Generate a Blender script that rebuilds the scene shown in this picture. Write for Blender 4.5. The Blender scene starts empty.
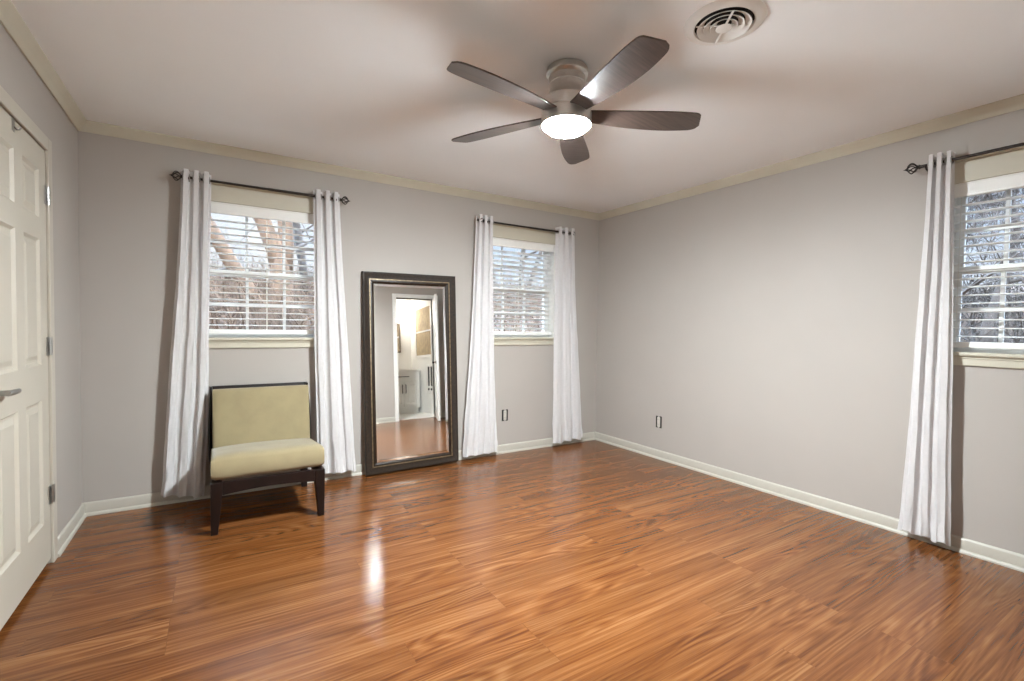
import bpy, bmesh, math, random
from math import sin, cos, pi, radians as R
from mathutils import Vector, Matrix, noise

S = bpy.context.scene
COL = S.collection

# ------------------------------------------------------------------ camera
CAM_F, CAM_YAW, CAM_PITCH, CAM_ROLL = 476.7, 0.5583, -0.0299, 0.0141
CAM_POS = Vector((-3.5023, -3.8772, 1.2127))
cd = bpy.data.cameras.new('camera')
cam = bpy.data.objects.new('camera', cd)
COL.objects.link(cam)
cd.sensor_fit = 'HORIZONTAL'
cd.sensor_width = 36.0
cd.lens = CAM_F * 36.0 / 1024.0
cd.clip_start = 0.02
fwd = Vector((sin(CAM_YAW) * cos(CAM_PITCH), cos(CAM_YAW) * cos(CAM_PITCH), sin(CAM_PITCH)))
rt = fwd.cross(Vector((0, 0, 1))).normalized()
up = rt.cross(fwd)
r2 = rt * cos(CAM_ROLL) + up * sin(CAM_ROLL)
u2 = up * cos(CAM_ROLL) - rt * sin(CAM_ROLL)
m = Matrix.Identity(4)
for i in range(3):
    m[i][0], m[i][1], m[i][2], m[i][3] = r2[i], u2[i], -fwd[i], CAM_POS[i]
cam.matrix_world = m
S.camera = cam

# ------------------------------------------------------------------ light, view
LAMP_GLOW = 205.0            # radiance of the frosted fan bowl
LAMP_WATTS = 9.0           # downward light of the fan lamp
BATH_POWER = 12.0
SKY_LOW, SKY_HIGH = 0.215, 6.0
S.view_settings.view_transform = 'Standard'
S.view_settings.look = 'None'
S.view_settings.gamma = 1.0
S.view_settings.use_curve_mapping = False
S.view_settings.exposure = 2.47
S.cycles.use_denoising = True
S.cycles.max_bounces = 10
S.cycles.diffuse_bounces = 6
S.cycles.glossy_bounces = 5
S.cycles.transparent_max_bounces = 16
S.cycles.caustics_reflective = False
S.cycles.caustics_refractive = False
S.cycles.sample_clamp_indirect = 6.0

W = bpy.data.worlds.new('sky')
S.world = W
W.use_nodes = True
nt = W.node_tree
nt.nodes.clear()
N = nt.nodes.new
out = N('ShaderNodeOutputWorld'); bg = N('ShaderNodeBackground')
tc = N('ShaderNodeTexCoord'); sep = N('ShaderNodeSeparateXYZ')
ramp = N('ShaderNodeValToRGB')
ramp.color_ramp.elements[0].position = 0.0; ramp.color_ramp.elements[0].color = (0.86, 0.92, 1.0, 1)
ramp.color_ramp.elements[1].position = 0.35; ramp.color_ramp.elements[1].color = (0.42, 0.66, 1.0, 1)
cl = N('ShaderNodeTexNoise'); cl.inputs['Scale'].default_value = 5.0; cl.inputs['Detail'].default_value = 5.0
clr = N('ShaderNodeValToRGB')
clr.color_ramp.elements[0].position = 0.48; clr.color_ramp.elements[1].position = 0.66
mix = N('ShaderNodeMix'); mix.data_type = 'RGBA'
mix.inputs['B'].default_value = (1, 1, 1, 1)
st = N('ShaderNodeMapRange')
st.inputs['From Min'].default_value = 0.28; st.inputs['From Max'].default_value = 0.6
st.inputs['To Min'].default_value = SKY_LOW; st.inputs['To Max'].default_value = SKY_HIGH
L = nt.links.new
L(tc.outputs['Generated'], sep.inputs[0]); L(sep.outputs['Z'], ramp.inputs[0]); L(sep.outputs['Z'], st.inputs['Value'])
L(tc.outputs['Generated'], cl.inputs['Vector']); L(cl.outputs['Fac'], clr.inputs[0])
L(clr.outputs['Color'], mix.inputs['Factor']); L(ramp.outputs['Color'], mix.inputs['A'])
L(mix.outputs['Result'], bg.inputs['Color']); L(st.outputs['Result'], bg.inputs['Strength'])
L(bg.outputs[0], out.inputs[0])

sd = bpy.data.lights.new('sun', 'SUN'); sd.energy = 0.34; sd.angle = R(1.0); sd.color = (1.0, 0.93, 0.82)
sun = bpy.data.objects.new('sun', sd); COL.objects.link(sun)
sun.rotation_euler = Vector((0.62, 0.62, -0.62)).to_track_quat('-Z', 'Y').to_euler()

# ------------------------------------------------------------------ room numbers (metres)
RX0, RX1, RY0, RY1, CEIL = -4.2, 0.0, -3.97, 0.0, 2.416
WT = 0.16

# ------------------------------------------------------------------ materials
MATS = {}
def mat(name, color, rough=0.5, metal=0.0, spec=0.5, noise_amt=0.0, noise_scale=30.0, stretch=(1, 1, 1),
        bump=0.0, bump_scale=200.0, trans=0.0, emit=None, emit_s=0.0, color2=None, sheen=0.0, detail=4.0, coat=0.0):
    if name in MATS: return MATS[name]
    M = bpy.data.materials.new(name); M.use_nodes = True
    t = M.node_tree; b = t.nodes['Principled BSDF']
    b.inputs['Base Color'].default_value = (*color, 1)
    b.inputs['Roughness'].default_value = rough
    b.inputs['Metallic'].default_value = metal
    b.inputs['Specular IOR Level'].default_value = spec
    b.inputs['Sheen Weight'].default_value = sheen
    b.inputs['Coat Weight'].default_value = coat
    if emit:
        b.inputs['Emission Color'].default_value = (*emit, 1); b.inputs['Emission Strength'].default_value = emit_s
    tcn = t.nodes.new('ShaderNodeTexCoord'); mp = t.nodes.new('ShaderNodeMapping')
    mp.inputs['Scale'].default_value = stretch
    t.links.new(tcn.outputs['Object'], mp.inputs['Vector'])
    nz = t.nodes.new('ShaderNodeTexNoise'); nz.inputs['Scale'].default_value = noise_scale; nz.inputs['Detail'].default_value = detail
    t.links.new(mp.outputs[0], nz.inputs['Vector'])
    c2 = color2 if color2 else tuple(max(0, c * (1 - noise_amt)) for c in color)
    mx = t.nodes.new('ShaderNodeValToRGB')
    mx.color_ramp.elements[0].position = 0.35; mx.color_ramp.elements[1].position = 0.65
    mx.color_ramp.elements[0].color = (*c2, 1); mx.color_ramp.elements[1].color = (*color, 1)
    t.links.new(nz.outputs['Fac'], mx.inputs[0]); t.links.new(mx.outputs[0], b.inputs['Base Color'])
    if bump > 0:
        n2 = t.nodes.new('ShaderNodeTexNoise'); n2.inputs['Scale'].default_value = bump_scale; n2.inputs['Detail'].default_value = 3
        t.links.new(mp.outputs[0], n2.inputs['Vector'])
        bp = t.nodes.new('ShaderNodeBump'); bp.inputs['Strength'].default_value = bump; bp.inputs['Distance'].default_value = 0.002
        t.links.new(n2.outputs['Fac'], bp.inputs['Height']); t.links.new(bp.outputs[0], b.inputs['Normal'])
    if trans > 0:
        o = t.nodes['Material Output']
        tr = t.nodes.new('ShaderNodeBsdfTranslucent'); ms = t.nodes.new('ShaderNodeMixShader'); ms.inputs[0].default_value = trans
        t.links.new(mx.outputs[0], tr.inputs[0])
        t.links.new(b.outputs[0], ms.inputs[1]); t.links.new(tr.outputs[0], ms.inputs[2]); t.links.new(ms.outputs[0], o.inputs[0])
    MATS[name] = M
    return M

wall_m = mat('wall_paint', (0.42, 0.383, 0.348), 0.6, spec=0.35, noise_amt=0.02, noise_scale=3, bump=0.12, bump_scale=140)
ceil_m = mat('ceiling_paint', (0.90, 0.92, 0.938), 0.85, spec=0.2, noise_amt=0.02, noise_scale=2, bump=0.15, bump_scale=60)
cream_m = mat('cream_trim_paint', (0.55, 0.51, 0.41), 0.45, noise_amt=0.04, noise_scale=8)
base_m = mat('baseboard_paint', (0.48, 0.45, 0.39), 0.4, noise_amt=0.03, noise_scale=8)
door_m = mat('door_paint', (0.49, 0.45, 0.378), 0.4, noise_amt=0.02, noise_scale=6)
white_m = mat('white_paint', (0.80, 0.79, 0.76), 0.4, noise_amt=0.02, noise_scale=6)
blind_m = mat('blind_slat_white', (0.84, 0.83, 0.80), 0.4, noise_amt=0.02, noise_scale=20)
cord_m = mat('blind_cord', (0.75, 0.72, 0.66), 0.8)
bronze_m = mat('dark_bronze', (0.035, 0.028, 0.024), 0.38, metal=0.6, noise_amt=0.3, noise_scale=60)
nickel_m = mat('brushed_nickel', (0.72, 0.70, 0.67), 0.34, metal=1.0, noise_amt=0.12, noise_scale=40, stretch=(1, 1, 30))
steel_m = mat('satin_steel', (0.45, 0.44, 0.42), 0.35, metal=1.0, noise_amt=0.1)
darkgap_m = mat('dark_gap', (0.02, 0.018, 0.016), 0.9)
blade_m = mat('walnut_blade', (0.075, 0.05, 0.04), 0.33, noise_scale=7, stretch=(1, 14, 1), color2=(0.042, 0.028, 0.023), detail=8, coat=0.15)
bladeedge_m = mat('walnut_blade_edge', (0.05, 0.035, 0.03), 0.5)
curtain_m = mat('white_curtain_cloth', (0.72, 0.70, 0.70), 0.85, spec=0.15, noise_amt=0.04, noise_scale=45, bump=0.35, bump_scale=260, trans=0.18, sheen=0.2)
mframe_m = mat('distressed_dark_brown', (0.030, 0.0165, 0.008), 0.42, noise_scale=90, color2=(0.008, 0.005, 0.0035), noise_amt=0.6, bump=0.3, bump_scale=120, spec=0.35)
mgold_m = mat('antique_gold_bead', (0.30, 0.22, 0.13), 0.4, metal=0.5, noise_amt=0.5, noise_scale=70)
fabric_m = mat('olive_beige_microsuede', (0.30, 0.243, 0.138), 0.9, spec=0.15, noise_scale=9, color2=(0.265, 0.215, 0.124), bump=0.25, bump_scale=300, sheen=0.35)
espresso_m = mat('espresso_wood', (0.011, 0.0045, 0.0035), 0.38, spec=0.35, noise_scale=14, stretch=(1, 1, 0.15), color2=(0.006, 0.003, 0.0025))
outlet_m = mat('outlet_plastic', (0.55, 0.52, 0.46), 0.45)
ventm = mat('vent_enamel', (0.76, 0.75, 0.72), 0.4, noise_amt=0.03, noise_scale=10)
bark_m = mat('sunlit_bark', (0.16, 0.088, 0.046), 0.9, noise_scale=12, stretch=(1, 1, 0.2), color2=(0.09, 0.05, 0.027), bump=1.0, bump_scale=30)
twig_m = mat('grey_twig', (0.085, 0.065, 0.052), 0.9, noise_scale=4, color2=(0.05, 0.038, 0.03))
brush_m = mat('dry_brush', (0.125, 0.072, 0.04), 0.95, noise_scale=1.5, color2=(0.05, 0.028, 0.017))
grbrush_m = mat('grey_brush', (0.09, 0.07, 0.055), 0.95, noise_scale=1.5, color2=(0.05, 0.041, 0.036))
leaf_m = mat('leaf_litter', (0.08, 0.046, 0.027), 0.95, noise_scale=5, color2=(0.045, 0.025, 0.015), detail=8)
bath_m = mat('bathroom_paint', (0.84, 0.83, 0.80), 0.5, noise_amt=0.02, noise_scale=4)
tile_m = mat('bathroom_floor_tile', (0.72, 0.70, 0.66), 0.35, noise_amt=0.06, noise_scale=8)
tan_m = mat('tan_woven_shade', (0.50, 0.38, 0.22), 0.85, noise_scale=14, stretch=(3, 3, 1), color2=(0.30, 0.23, 0.15))
handle_m = mat('dark_handle', (0.015, 0.013, 0.012), 0.45, metal=0.0, spec=0.3)

# mirror glass, window glass, lamp glass
MG = bpy.data.materials.new('mirror_silver'); MG.use_nodes = True
b = MG.node_tree.nodes['Principled BSDF']
b.inputs['Base Color'].default_value = (0.92, 0.92, 0.91, 1); b.inputs['Metallic'].default_value = 1; b.inputs['Roughness'].default_value = 0.015
GL = bpy.data.materials.new('window_glass'); GL.use_nodes = True
t = GL.node_tree; t.nodes.clear()
o = t.nodes.new('ShaderNodeOutputMaterial'); ms = t.nodes.new('ShaderNodeMixShader')
tr = t.nodes.new('ShaderNodeBsdfTransparent'); gs = t.nodes.new('ShaderNodeBsdfGlossy'); gs.inputs['Roughness'].default_value = 0.01
fr = t.nodes.new('ShaderNodeFresnel'); fr.inputs[0].default_value = 1.45
tr.inputs[0].default_value = (0.97, 0.98, 0.98, 1)
t.links.new(fr.outputs[0], ms.inputs[0]); t.links.new(tr.outputs[0], ms.inputs[1]); t.links.new(gs.outputs[0], ms.inputs[2]); t.links.new(ms.outputs[0], o.inputs[0])
LG = mat('frosted_lamp_glass', (0.95, 0.95, 0.93), 0.4, emit=(0.88, 0.965, 1.0), emit_s=LAMP_GLOW)
BG = mat('bathroom_lamp_glass', (0.95, 0.95, 0.93), 0.4, emit=(1.0, 0.95, 0.88), emit_s=BATH_POWER)

def floor_material():
    M = bpy.data.materials.new('laminate_planks'); M.use_nodes = True
    t = M.node_tree; n = t.nodes.new; l = t.links.new; b = t.nodes['Principled BSDF']
    tc = n('ShaderNodeTexCoord')
    br = n('ShaderNodeTexBrick')
    br.inputs['Scale'].default_value = 1.0
    br.inputs['Brick Width'].default_value = 1.22; br.inputs['Row Height'].default_value = 0.127
    br.inputs['Mortar Size'].default_value = 0.0011; br.inputs['Mortar Smooth'].default_value = 0.3
    br.inputs['Color1'].default_value = (0, 0, 0, 1); br.inputs['Color2'].default_value = (1, 1, 1, 1); br.inputs['Mortar'].default_value = (0.5, 0.5, 0.5, 1)
    br.offset = 0.37; br.offset_frequency = 3
    l(tc.outputs['Object'], br.inputs['Vector'])
    sx = n('ShaderNodeSeparateXYZ'); l(tc.outputs['Object'], sx.inputs[0])
    # per-plank shift of the grain
    sh = n('ShaderNodeVectorMath'); sh.operation = 'MULTIPLY_ADD'
    sh.inputs[1].default_value = (7.3, 3.1, 5.7)
    l(br.outputs['Color'], sh.inputs[0]); l(tc.outputs['Object'], sh.inputs[2])
    mp = n('ShaderNodeMapping'); mp.inputs['Scale'].default_value = (0.46, 3.9, 1.0)
    l(sh.outputs[0], mp.inputs['Vector'])
    # contour-line grain: rings of a stretched noise field, makes swirls and cathedrals
    n1 = n('ShaderNodeTexNoise'); n1.inputs['Scale'].default_value = 1.5; n1.inputs['Detail'].default_value = 1.6; n1.inputs['Roughness'].default_value = 0.45; n1.inputs['Distortion'].default_value = 0.35
    l(mp.outputs[0], n1.inputs['Vector'])
    mu = n('ShaderNodeMath'); mu.operation = 'MULTIPLY'; mu.inputs[1].default_value = 120.0; l(n1.outputs['Fac'], mu.inputs[0])
    si = n('ShaderNodeMath'); si.operation = 'SINE'; l(mu.outputs[0], si.inputs[0])
    ma = n('ShaderNodeMapRange'); ma.inputs['From Min'].default_value = -1; ma.inputs['From Max'].default_value = 1; l(si.outputs[0], ma.inputs['Value'])
    # fine fibre streaks
    mp2 = n('ShaderNodeMapping'); mp2.inputs['Scale'].default_value = (1.8, 85.0, 1.0); l(sh.outputs[0], mp2.inputs['Vector'])
    n2 = n('ShaderNodeTexNoise'); n2.inputs['Scale'].default_value = 1.0; n2.inputs['Detail'].default_value = 6; n2.inputs['Roughness'].default_value = 0.65; l(mp2.outputs[0], n2.inputs['Vector'])
    # broad light and dark bands along the board
    mp3 = n('ShaderNodeMapping'); mp3.inputs['Scale'].default_value = (0.55, 11.0, 1.0); l(sh.outputs[0], mp3.inputs['Vector'])
    n3 = n('ShaderNodeTexNoise'); n3.inputs['Scale'].default_value = 1.0; n3.inputs['Detail'].default_value = 3; l(mp3.outputs[0], n3.inputs['Vector'])
    def wsum(a, wa, bb, wb, c, wc):
        x = n('ShaderNodeMath'); x.operation = 'MULTIPLY'; x.inputs[1].default_value = wa; l(a, x.inputs[0])
        y = n('ShaderNodeMath'); y.operation = 'MULTIPLY_ADD'; y.inputs[1].default_value = wb; l(bb, y.inputs[0]); l(x.outputs[0], y.inputs[2])
        z = n('ShaderNodeMath'); z.operation = 'MULTIPLY_ADD'; z.inputs[1].default_value = wc; l(c, z.inputs[0]); l(y.outputs[0], z.inputs[2])
        return z.outputs[0]
    nm = n('ShaderNodeTexNoise'); nm.inputs['Scale'].default_value = 0.9; nm.inputs['Detail'].default_value = 1; l(sh.outputs[0], nm.inputs['Vector'])
    mk = n('ShaderNodeMapRange'); mk.inputs['From Min'].default_value = 0.44; mk.inputs['From Max'].default_value = 0.58; mk.inputs['To Min'].default_value = 0.15; l(nm.outputs['Fac'], mk.inputs['Value'])
    ce = n('ShaderNodeMath'); ce.operation = 'SUBTRACT'; ce.inputs[1].default_value = 0.5; l(ma.outputs[0], ce.inputs[0])
    cm = n('ShaderNodeMath'); cm.operation = 'MULTIPLY_ADD'; cm.inputs[2].default_value = 0.5; l(ce.outputs[0], cm.inputs[0]); l(mk.outputs[0], cm.inputs[1])
    g0 = wsum(cm.outputs[0], 0.14, n2.outputs['Fac'], 0.62, n3.outputs['Fac'], 0.45)
    gm = n('ShaderNodeMath'); gm.operation = 'MULTIPLY_ADD'; gm.inputs[1].default_value = 1.22; gm.inputs[2].default_value = -0.135; l(g0, gm.inputs[0])
    g = gm.outputs[0]
    cr = n('ShaderNodeValToRGB'); e = cr.color_ramp.elements
    e[0].position = 0.36; e[0].color = (0.070, 0.0205, 0.0055, 1)
    e[1].position = 0.86; e[1].color = (0.235, 0.104, 0.038, 1)
    k = e.new(0.50); k.color = (0.112, 0.036, 0.0095, 1)
    k = e.new(0.66); k.color = (0.166, 0.061, 0.0175, 1)
    l(g, cr.inputs[0])
    # plank to plank tint
    tint = n('ShaderNodeMapRange'); tint.inputs['To Min'].default_value = 0.90; tint.inputs['To Max'].default_value = 1.08
    bw = n('ShaderNodeRGBToBW'); l(br.outputs['Color'], bw.inputs[0]); l(bw.outputs[0], tint.inputs['Value'])
    mm = n('ShaderNodeVectorMath'); mm.operation = 'SCALE'; l(cr.outputs[0], mm.inputs[0]); l(tint.outputs[0], mm.inputs['Scale'])
    sm = n('ShaderNodeMix'); sm.data_type = 'RGBA'; sm.inputs['B'].default_value = (0.09, 0.035, 0.015, 1)
    sf = n('ShaderNodeMath'); sf.operation = 'MULTIPLY'; sf.inputs[1].default_value = 0.5; l(br.outputs['Fac'], sf.inputs[0])
    l(sf.outputs[0], sm.inputs['Factor']); l(mm.outputs[0], sm.inputs['A']); l(sm.outputs['Result'], b.inputs['Base Color'])
    rr = n('ShaderNodeMapRange'); rr.inputs['To Min'].default_value = 0.16; rr.inputs['To Max'].default_value = 0.25; l(n2.outputs['Fac'], rr.inputs['Value'])
    l(rr.outputs[0], b.inputs['Roughness'])
    b.inputs['Specular IOR Level'].default_value = 0.4
    bp = n('ShaderNodeBump'); bp.inputs['Strength'].default_value = 0.02; bp.inputs['Distance'].default_value = 0.001
    l(n2.outputs['Fac'], bp.inputs['Height']); l(bp.outputs[0], b.inputs['Normal'])
    return M
floor_m = floor_material()

# ------------------------------------------------------------------ mesh helpers
class MB:
    """Collects shapes for one mesh object."""
    def __init__(s): s.bm = bmesh.new()
    def box(s, x0, x1, y0, y1, z0, z1, mtx=None):
        vs = [Vector((x, y, z)) for z in (z0, z1) for y in (y0, y1) for x in (x0, x1)]
        if mtx: vs = [mtx @ v for v in vs]
        v = [s.bm.verts.new(p) for p in vs]
        for f in ((0, 2, 3, 1), (4, 5, 7, 6), (0, 1, 5, 4), (2, 6, 7, 3), (0, 4, 6, 2), (1, 3, 7, 5)):
            s.bm.faces.new([v[i] for i in f])
        return s
    def ring_loft(s, rings, cap0=True, cap1=True, closed=False):
        rv = [[s.bm.verts.new(p) for p in r] for r in rings]
        n = len(rings[0])
        pairs = list(zip(rv[:-1], rv[1:])) + ([(rv[-1], rv[0])] if closed else [])
        for a, b in pairs:
            for i in range(n):
                j = (i + 1) % n
                s.bm.faces.new((a[i], a[j], b[j], b[i]))
        if not closed:
            if cap0: s.bm.faces.new(list(reversed(rv[0])))
            if cap1: s.bm.faces.new(rv[-1])
        return s
    def tube(s, pts, rad, n=8, caps=True):
        pts = [Vector(p) for p in pts]
        if not hasattr(rad, '__len__'): rad = [rad] * len(pts)
        rings = []
        ref = None
        for i, p in enumerate(pts):
            d = (pts[min(i + 1, len(pts) - 1)] - pts[max(i - 1, 0)]).normalized()
            if ref is None:
                ref = Vector((0, 0, 1)) if abs(d.z) < 0.9 else Vector((1, 0, 0))
            a = (ref - d * ref.dot(d)).normalized(); ref = a
            c = d.cross(a)
            rings.append([p + (a * cos(2 * pi * k / n) + c * sin(2 * pi * k / n)) * rad[i] for k in range(n)])
        return s.ring_loft(rings, caps, caps)
    def lathe(s, prof, c=(0, 0, 0), n=48, axis='z', cap=True):
        """prof: (r, h) list; r=0 ends are closed with a tiny cap"""
        rings = []
        for r, h in prof:
            r = max(r, 1e-4)
            ring = []
            for k in range(n):
                a = 2 * pi * k / n
                x, y = r * cos(a), r * sin(a)
                v = {'z': (x, y, h), 'x': (h, x, y), 'y': (y, h, x)}[axis]
                ring.append(Vector(v) + Vector(c))
            rings.append(ring)
        return s.ring_loft(rings, cap, cap)
    def torus(s, c, Rr, r, axis='z', n=24, k=8):
        c = Vector(c); rings = []
        ax = {'z': (Vector((1, 0, 0)), Vector((0, 1, 0)), Vector((0, 0, 1))), 'x': (Vector((0, 1, 0)), Vector((0, 0, 1)), Vector((1, 0, 0))), 'y': (Vector((0, 0, 1)), Vector((1, 0, 0)), Vector((0, 1, 0)))}[axis]
        for i in range(n):
            a = 2 * pi * i / n
            d = ax[0] * cos(a) + ax[1] * sin(a)
            rings.append([c + d * (Rr + r * cos(2 * pi * j / k)) + ax[2] * (r * sin(2 * pi * j / k)) for j in range(k)])
        return s.ring_loft(rings, closed=True)
    def prism(s, outline, z0, z1):
        a = [Vector((x, y, z0)) for x, y in outline]; b = [Vector((x, y, z1)) for x, y in outline]
        return s.ring_loft([a, b])
    def build(s, name, m, parent=None, loc=None, smooth=False, bevel=0.0, seg=2, rotz=0.0, angle=35, subsurf=0, solid=0.0):
        bmesh.ops.recalc_face_normals(s.bm, faces=s.bm.faces)
        me = bpy.data.meshes.new(name); s.bm.to_mesh(me); s.bm.free()
        o = bpy.data.objects.new(name, me); COL.objects.link(o)
        me.materials.append(m)
        if parent is not None: o.parent = parent
        if loc: o.location = loc
        o.rotation_euler.z = rotz
        if smooth:
            for p in me.polygons: p.use_smooth = True
        if solid:
            md = o.modifiers.new('thickness', 'SOLIDIFY'); md.thickness = solid; md.offset = 0
        if bevel:
            md = o.modifiers.new('bevel', 'BEVEL'); md.width = bevel; md.segments = seg; md.limit_method = 'ANGLE'; md.angle_limit = R(35)
            md.harden_normals = False
        if subsurf:
            md = o.modifiers.new('subdivision', 'SUBSURF'); md.levels = subsurf; md.render_levels = subsurf
        if smooth and not subsurf:
            me.set_sharp_from_angle(angle=R(angle))
        return o

def tag(o, label=None, cat=None, group=None, kind=None):
    if label: o['label'] = label
    if cat: o['category'] = cat
    if group: o['group'] = group
    if kind: o['kind'] = kind
    return o
def empty(name, loc=(0, 0, 0), rotz=0.0):
    o = bpy.data.objects.new(name, None); COL.objects.link(o)
    o.empty_display_size = 0.1; o.location = loc; o.rotation_euler.z = rotz
    return o
def thing(name, label, cat, loc=(0, 0, 0), rotz=0.0, group=None):
    return tag(empty(name, loc, rotz), label, cat, group)
def struct(name, mb, m, label=None, cat=None, **k):
    return tag(mb.build(name, m, **k), label or None, cat, kind='structure')

# ------------------------------------------------------------------ room shell
struct('floor', MB().box(RX0 - WT, RX1 + WT, RY0 - WT, RY1 + WT, -0.08, 0.0), floor_m, 'glossy orange-brown wood plank floor of the bedroom', 'floor')
struct('ceiling', MB().box(RX0 - WT, RX1 + WT, RY0 - WT, RY1 + WT, CEIL, CEIL + 0.1), ceil_m, 'flat off-white bedroom ceiling', 'ceiling')

def wall_with_holes(a0, a1, holes, put):
    """holes: (h0,h1,z0,z1) along the wall; put(mb,a0,a1,z0,z1)"""
    mb = MB(); cur = a0
    for h0, h1, z0, z1 in sorted(holes):
        put(mb, cur, h0, 0, CEIL)
        if z0 > 0: put(mb, h0, h1, 0, z0)
        put(mb, h0, h1, z1, CEIL)
        cur = h1
    put(mb, cur, a1, 0, CEIL)
    return mb
WZ0, WZ1 = 1.085, 2.045
HW12, HW3 = 0.43, 0.40
WIN = [(-3.175, HW12), (-1.005, HW12)]
W3Y = -3.262
D1 = (-1.450, -0.685, 2.035)          # left door: y0, y1, top
BD = (-0.98, -0.30, 2.06)             # bathroom doorway: x0, x1, top
struct('wall_back', wall_with_holes(RX0 - WT, RX1 + WT, [(c - h, c + h, WZ0, WZ1) for c, h in WIN], lambda mb, a, b, z0, z1: mb.box(a, b, RY1, RY1 + WT, z0, z1)), wall_m, 'light grey back wall with two curtained windows', 'wall')
struct('wall_right', wall_with_holes(RY0, RY1, [(W3Y - HW3, W3Y + HW3, WZ0, WZ1)], lambda mb, a, b, z0, z1: mb.box(RX1, RX1 + WT, a, b, z0, z1)), wall_m, 'long light grey right wall with one window', 'wall')
struct('wall_left', wall_with_holes(RY0, RY1, [(D1[0] - 0.02, D1[1] + 0.02, 0, D1[2] + 0.02)], lambda mb, a, b, z0, z1: mb.box(RX0 - WT, RX0, a, b, z0, z1)), wall_m, 'light grey left wall around the white panelled door', 'wall')
struct('wall_front', wall_with_holes(RX0 - WT, RX1 + WT, [(BD[0], BD[1], 0, BD[2])], lambda mb, a, b, z0, z1: mb.box(a, b, RY0 - WT, RY0, z0, z1)), wall_m, 'grey wall with the bathroom doorway, seen in the mirror', 'wall')

def sweep(prof, a, b, mtx):
    """extrude a closed (d,z) profile from a to b along local x; mtx maps local (x, -d into room, z)"""
    mb = MB()
    mb.ring_loft([[mtx @ Vector((x, -d, z)) for d, z in prof] for x in (a, b)])
    return mb
MBACK = Matrix.Identity(4)
MRIGHT = Matrix.Translation((0, 0, 0)) @ Matrix.Rotation(-pi / 2, 4, 'Z')           # local x -> -y, local y -> +x
MLEFT = Matrix.Translation((RX0, 0, 0)) @ Matrix.Rotation(pi / 2, 4, 'Z')           # local x -> +y, local y -> -x
MFRONT = Matrix.Translation((0, RY0, 0)) @ Matrix.Rotation(pi, 4, 'Z')              # local x -> -x, local y -> -y
CROWN = [(0, 2.358), (0.009, 2.356), (0.014, 2.362), (0.017, 2.370), (0.028, 2.384), (0.040, 2.396), (0.046, 2.404), (0.051, 2.409), (0.051, CEIL), (0, CEIL)]
BASE = [(0, 0), (0.023, 0), (0.023, 0.006), (0.020, 0.014), (0.014, 0.019), (0.012, 0.020), (0.012, 0.070), (0.009, 0.078), (0.004, 0.082), (0, 0.082)]
for nm, side, a, b, mx in (('trim_1', 'back', RX0, RX1, MBACK), ('trim_2', 'right', 0, -RY0, MRIGHT), ('trim_3', 'left', RY0, 0, MLEFT), ('trim_4', 'front', 0, -RX0, MFRONT)):
    struct(nm, sweep(CROWN, a, b, mx), cream_m, 'cream crown moulding along the top of the %s wall' % side, 'crown moulding', smooth=True)
struct('baseboard_back', sweep(BASE, RX0, RX1, MBACK), base_m, 'white baseboard along the back wall', 'baseboard', smooth=True)
struct('baseboard_right', sweep(BASE, 0, -RY0, MRIGHT), base_m, 'white baseboard along the right wall', 'baseboard', smooth=True)
bl = sweep(BASE, D1[1] + 0.063, 0, MLEFT)
bl.ring_loft([[MLEFT @ Vector((x, -d, z)) for d, z in BASE] for x in (RY0, D1[0] - 0.063)])
struct('baseboard_left', bl, base_m, 'short white baseboard between the left door and the corner', 'baseboard', smooth=True)
bf = sweep(BASE, 0, -BD[1] - 0.065, MFRONT)
bf.ring_loft([[MFRONT @ Vector((x, -d, z)) for d, z in BASE] for x in (-BD[0] + 0.065, -RX0)])
struct('baseboard_front', bf, base_m, 'white baseboard beside the bathroom doorway, seen in the mirror', 'baseboard', smooth=True)

def casing(mb, a, b, top, w, t, mtx, jamb):
    """door casing around opening a..b; local x along wall, local y>0 into the wall"""
    for x0, x1, z0, z1 in ((a - w, a, 0, top + w), (b, b + w, 0, top + w), (a, b, top, top + w)):
        mb.box(x0, x1, -t, 0, z0, z1, mtx)
    for x0, x1, z0, z1 in ((a - 0.018, a, 0, top + 0.018), (b, b + 0.018, 0, top + 0.018), (a, b, top, top + 0.018)):
        mb.box(x0 + 0.0, x1, 0.0, jamb, z0, z1, mtx)

# left door, closed: hinges towards the window corner
mb = MB(); casing(mb, D1[0], D1[1], D1[2], 0.062, 0.016, MLEFT, WT)
mb.box(D1[0], D1[0] + 0.012, 0.045, 0.06, 0, D1[2], MLEFT); mb.box(D1[1] - 0.012, D1[1], 0.045, 0.06, 0, D1[2], MLEFT)
struct('trim_5', mb, door_m, 'off-white casing around the left panelled door', 'door casing', bevel=0.004)

def panel_door(mb, w, z0, z1, th, panels, mtx):
    """stile and rail slab with recessed raised panels on both faces; local x 0..w, y 0..th"""
    xs = sorted({0, w} | {p[0] for p in panels} | {p[1] for p in panels})
    zs = sorted({z0, z1} | {p[2] for p in panels} | {p[3] for p in panels})
    def inpanel(x, z):
        return any(p[0] < x < p[1] and p[2] < z < p[3] for p in panels)
    for i in range(len(xs) - 1):
        for j in range(len(zs) - 1):
            if not inpanel((xs[i] + xs[i + 1]) / 2, (zs[j] + zs[j + 1]) / 2):
                mb.box(xs[i], xs[i + 1], 0, th, zs[j], zs[j + 1], mtx)
    for x0, x1, a, b in panels:
        for f in (0, 1):
            def ring(ins, d):
                y = d if f == 0 else th - d
                return [mtx @ Vector(v) for v in ((x0 + ins, y, a + ins), (x1 - ins, y, a + ins), (x1 - ins, y, b - ins), (x0 + ins, y, b - ins))]
            mb.ring_loft([ring(0, 0), ring(0.012, 0.011), ring(0.022, 0.011), ring(0.045, 0.003)], cap0=False)
DW = D1[1] - D1[0] - 0.007
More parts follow.
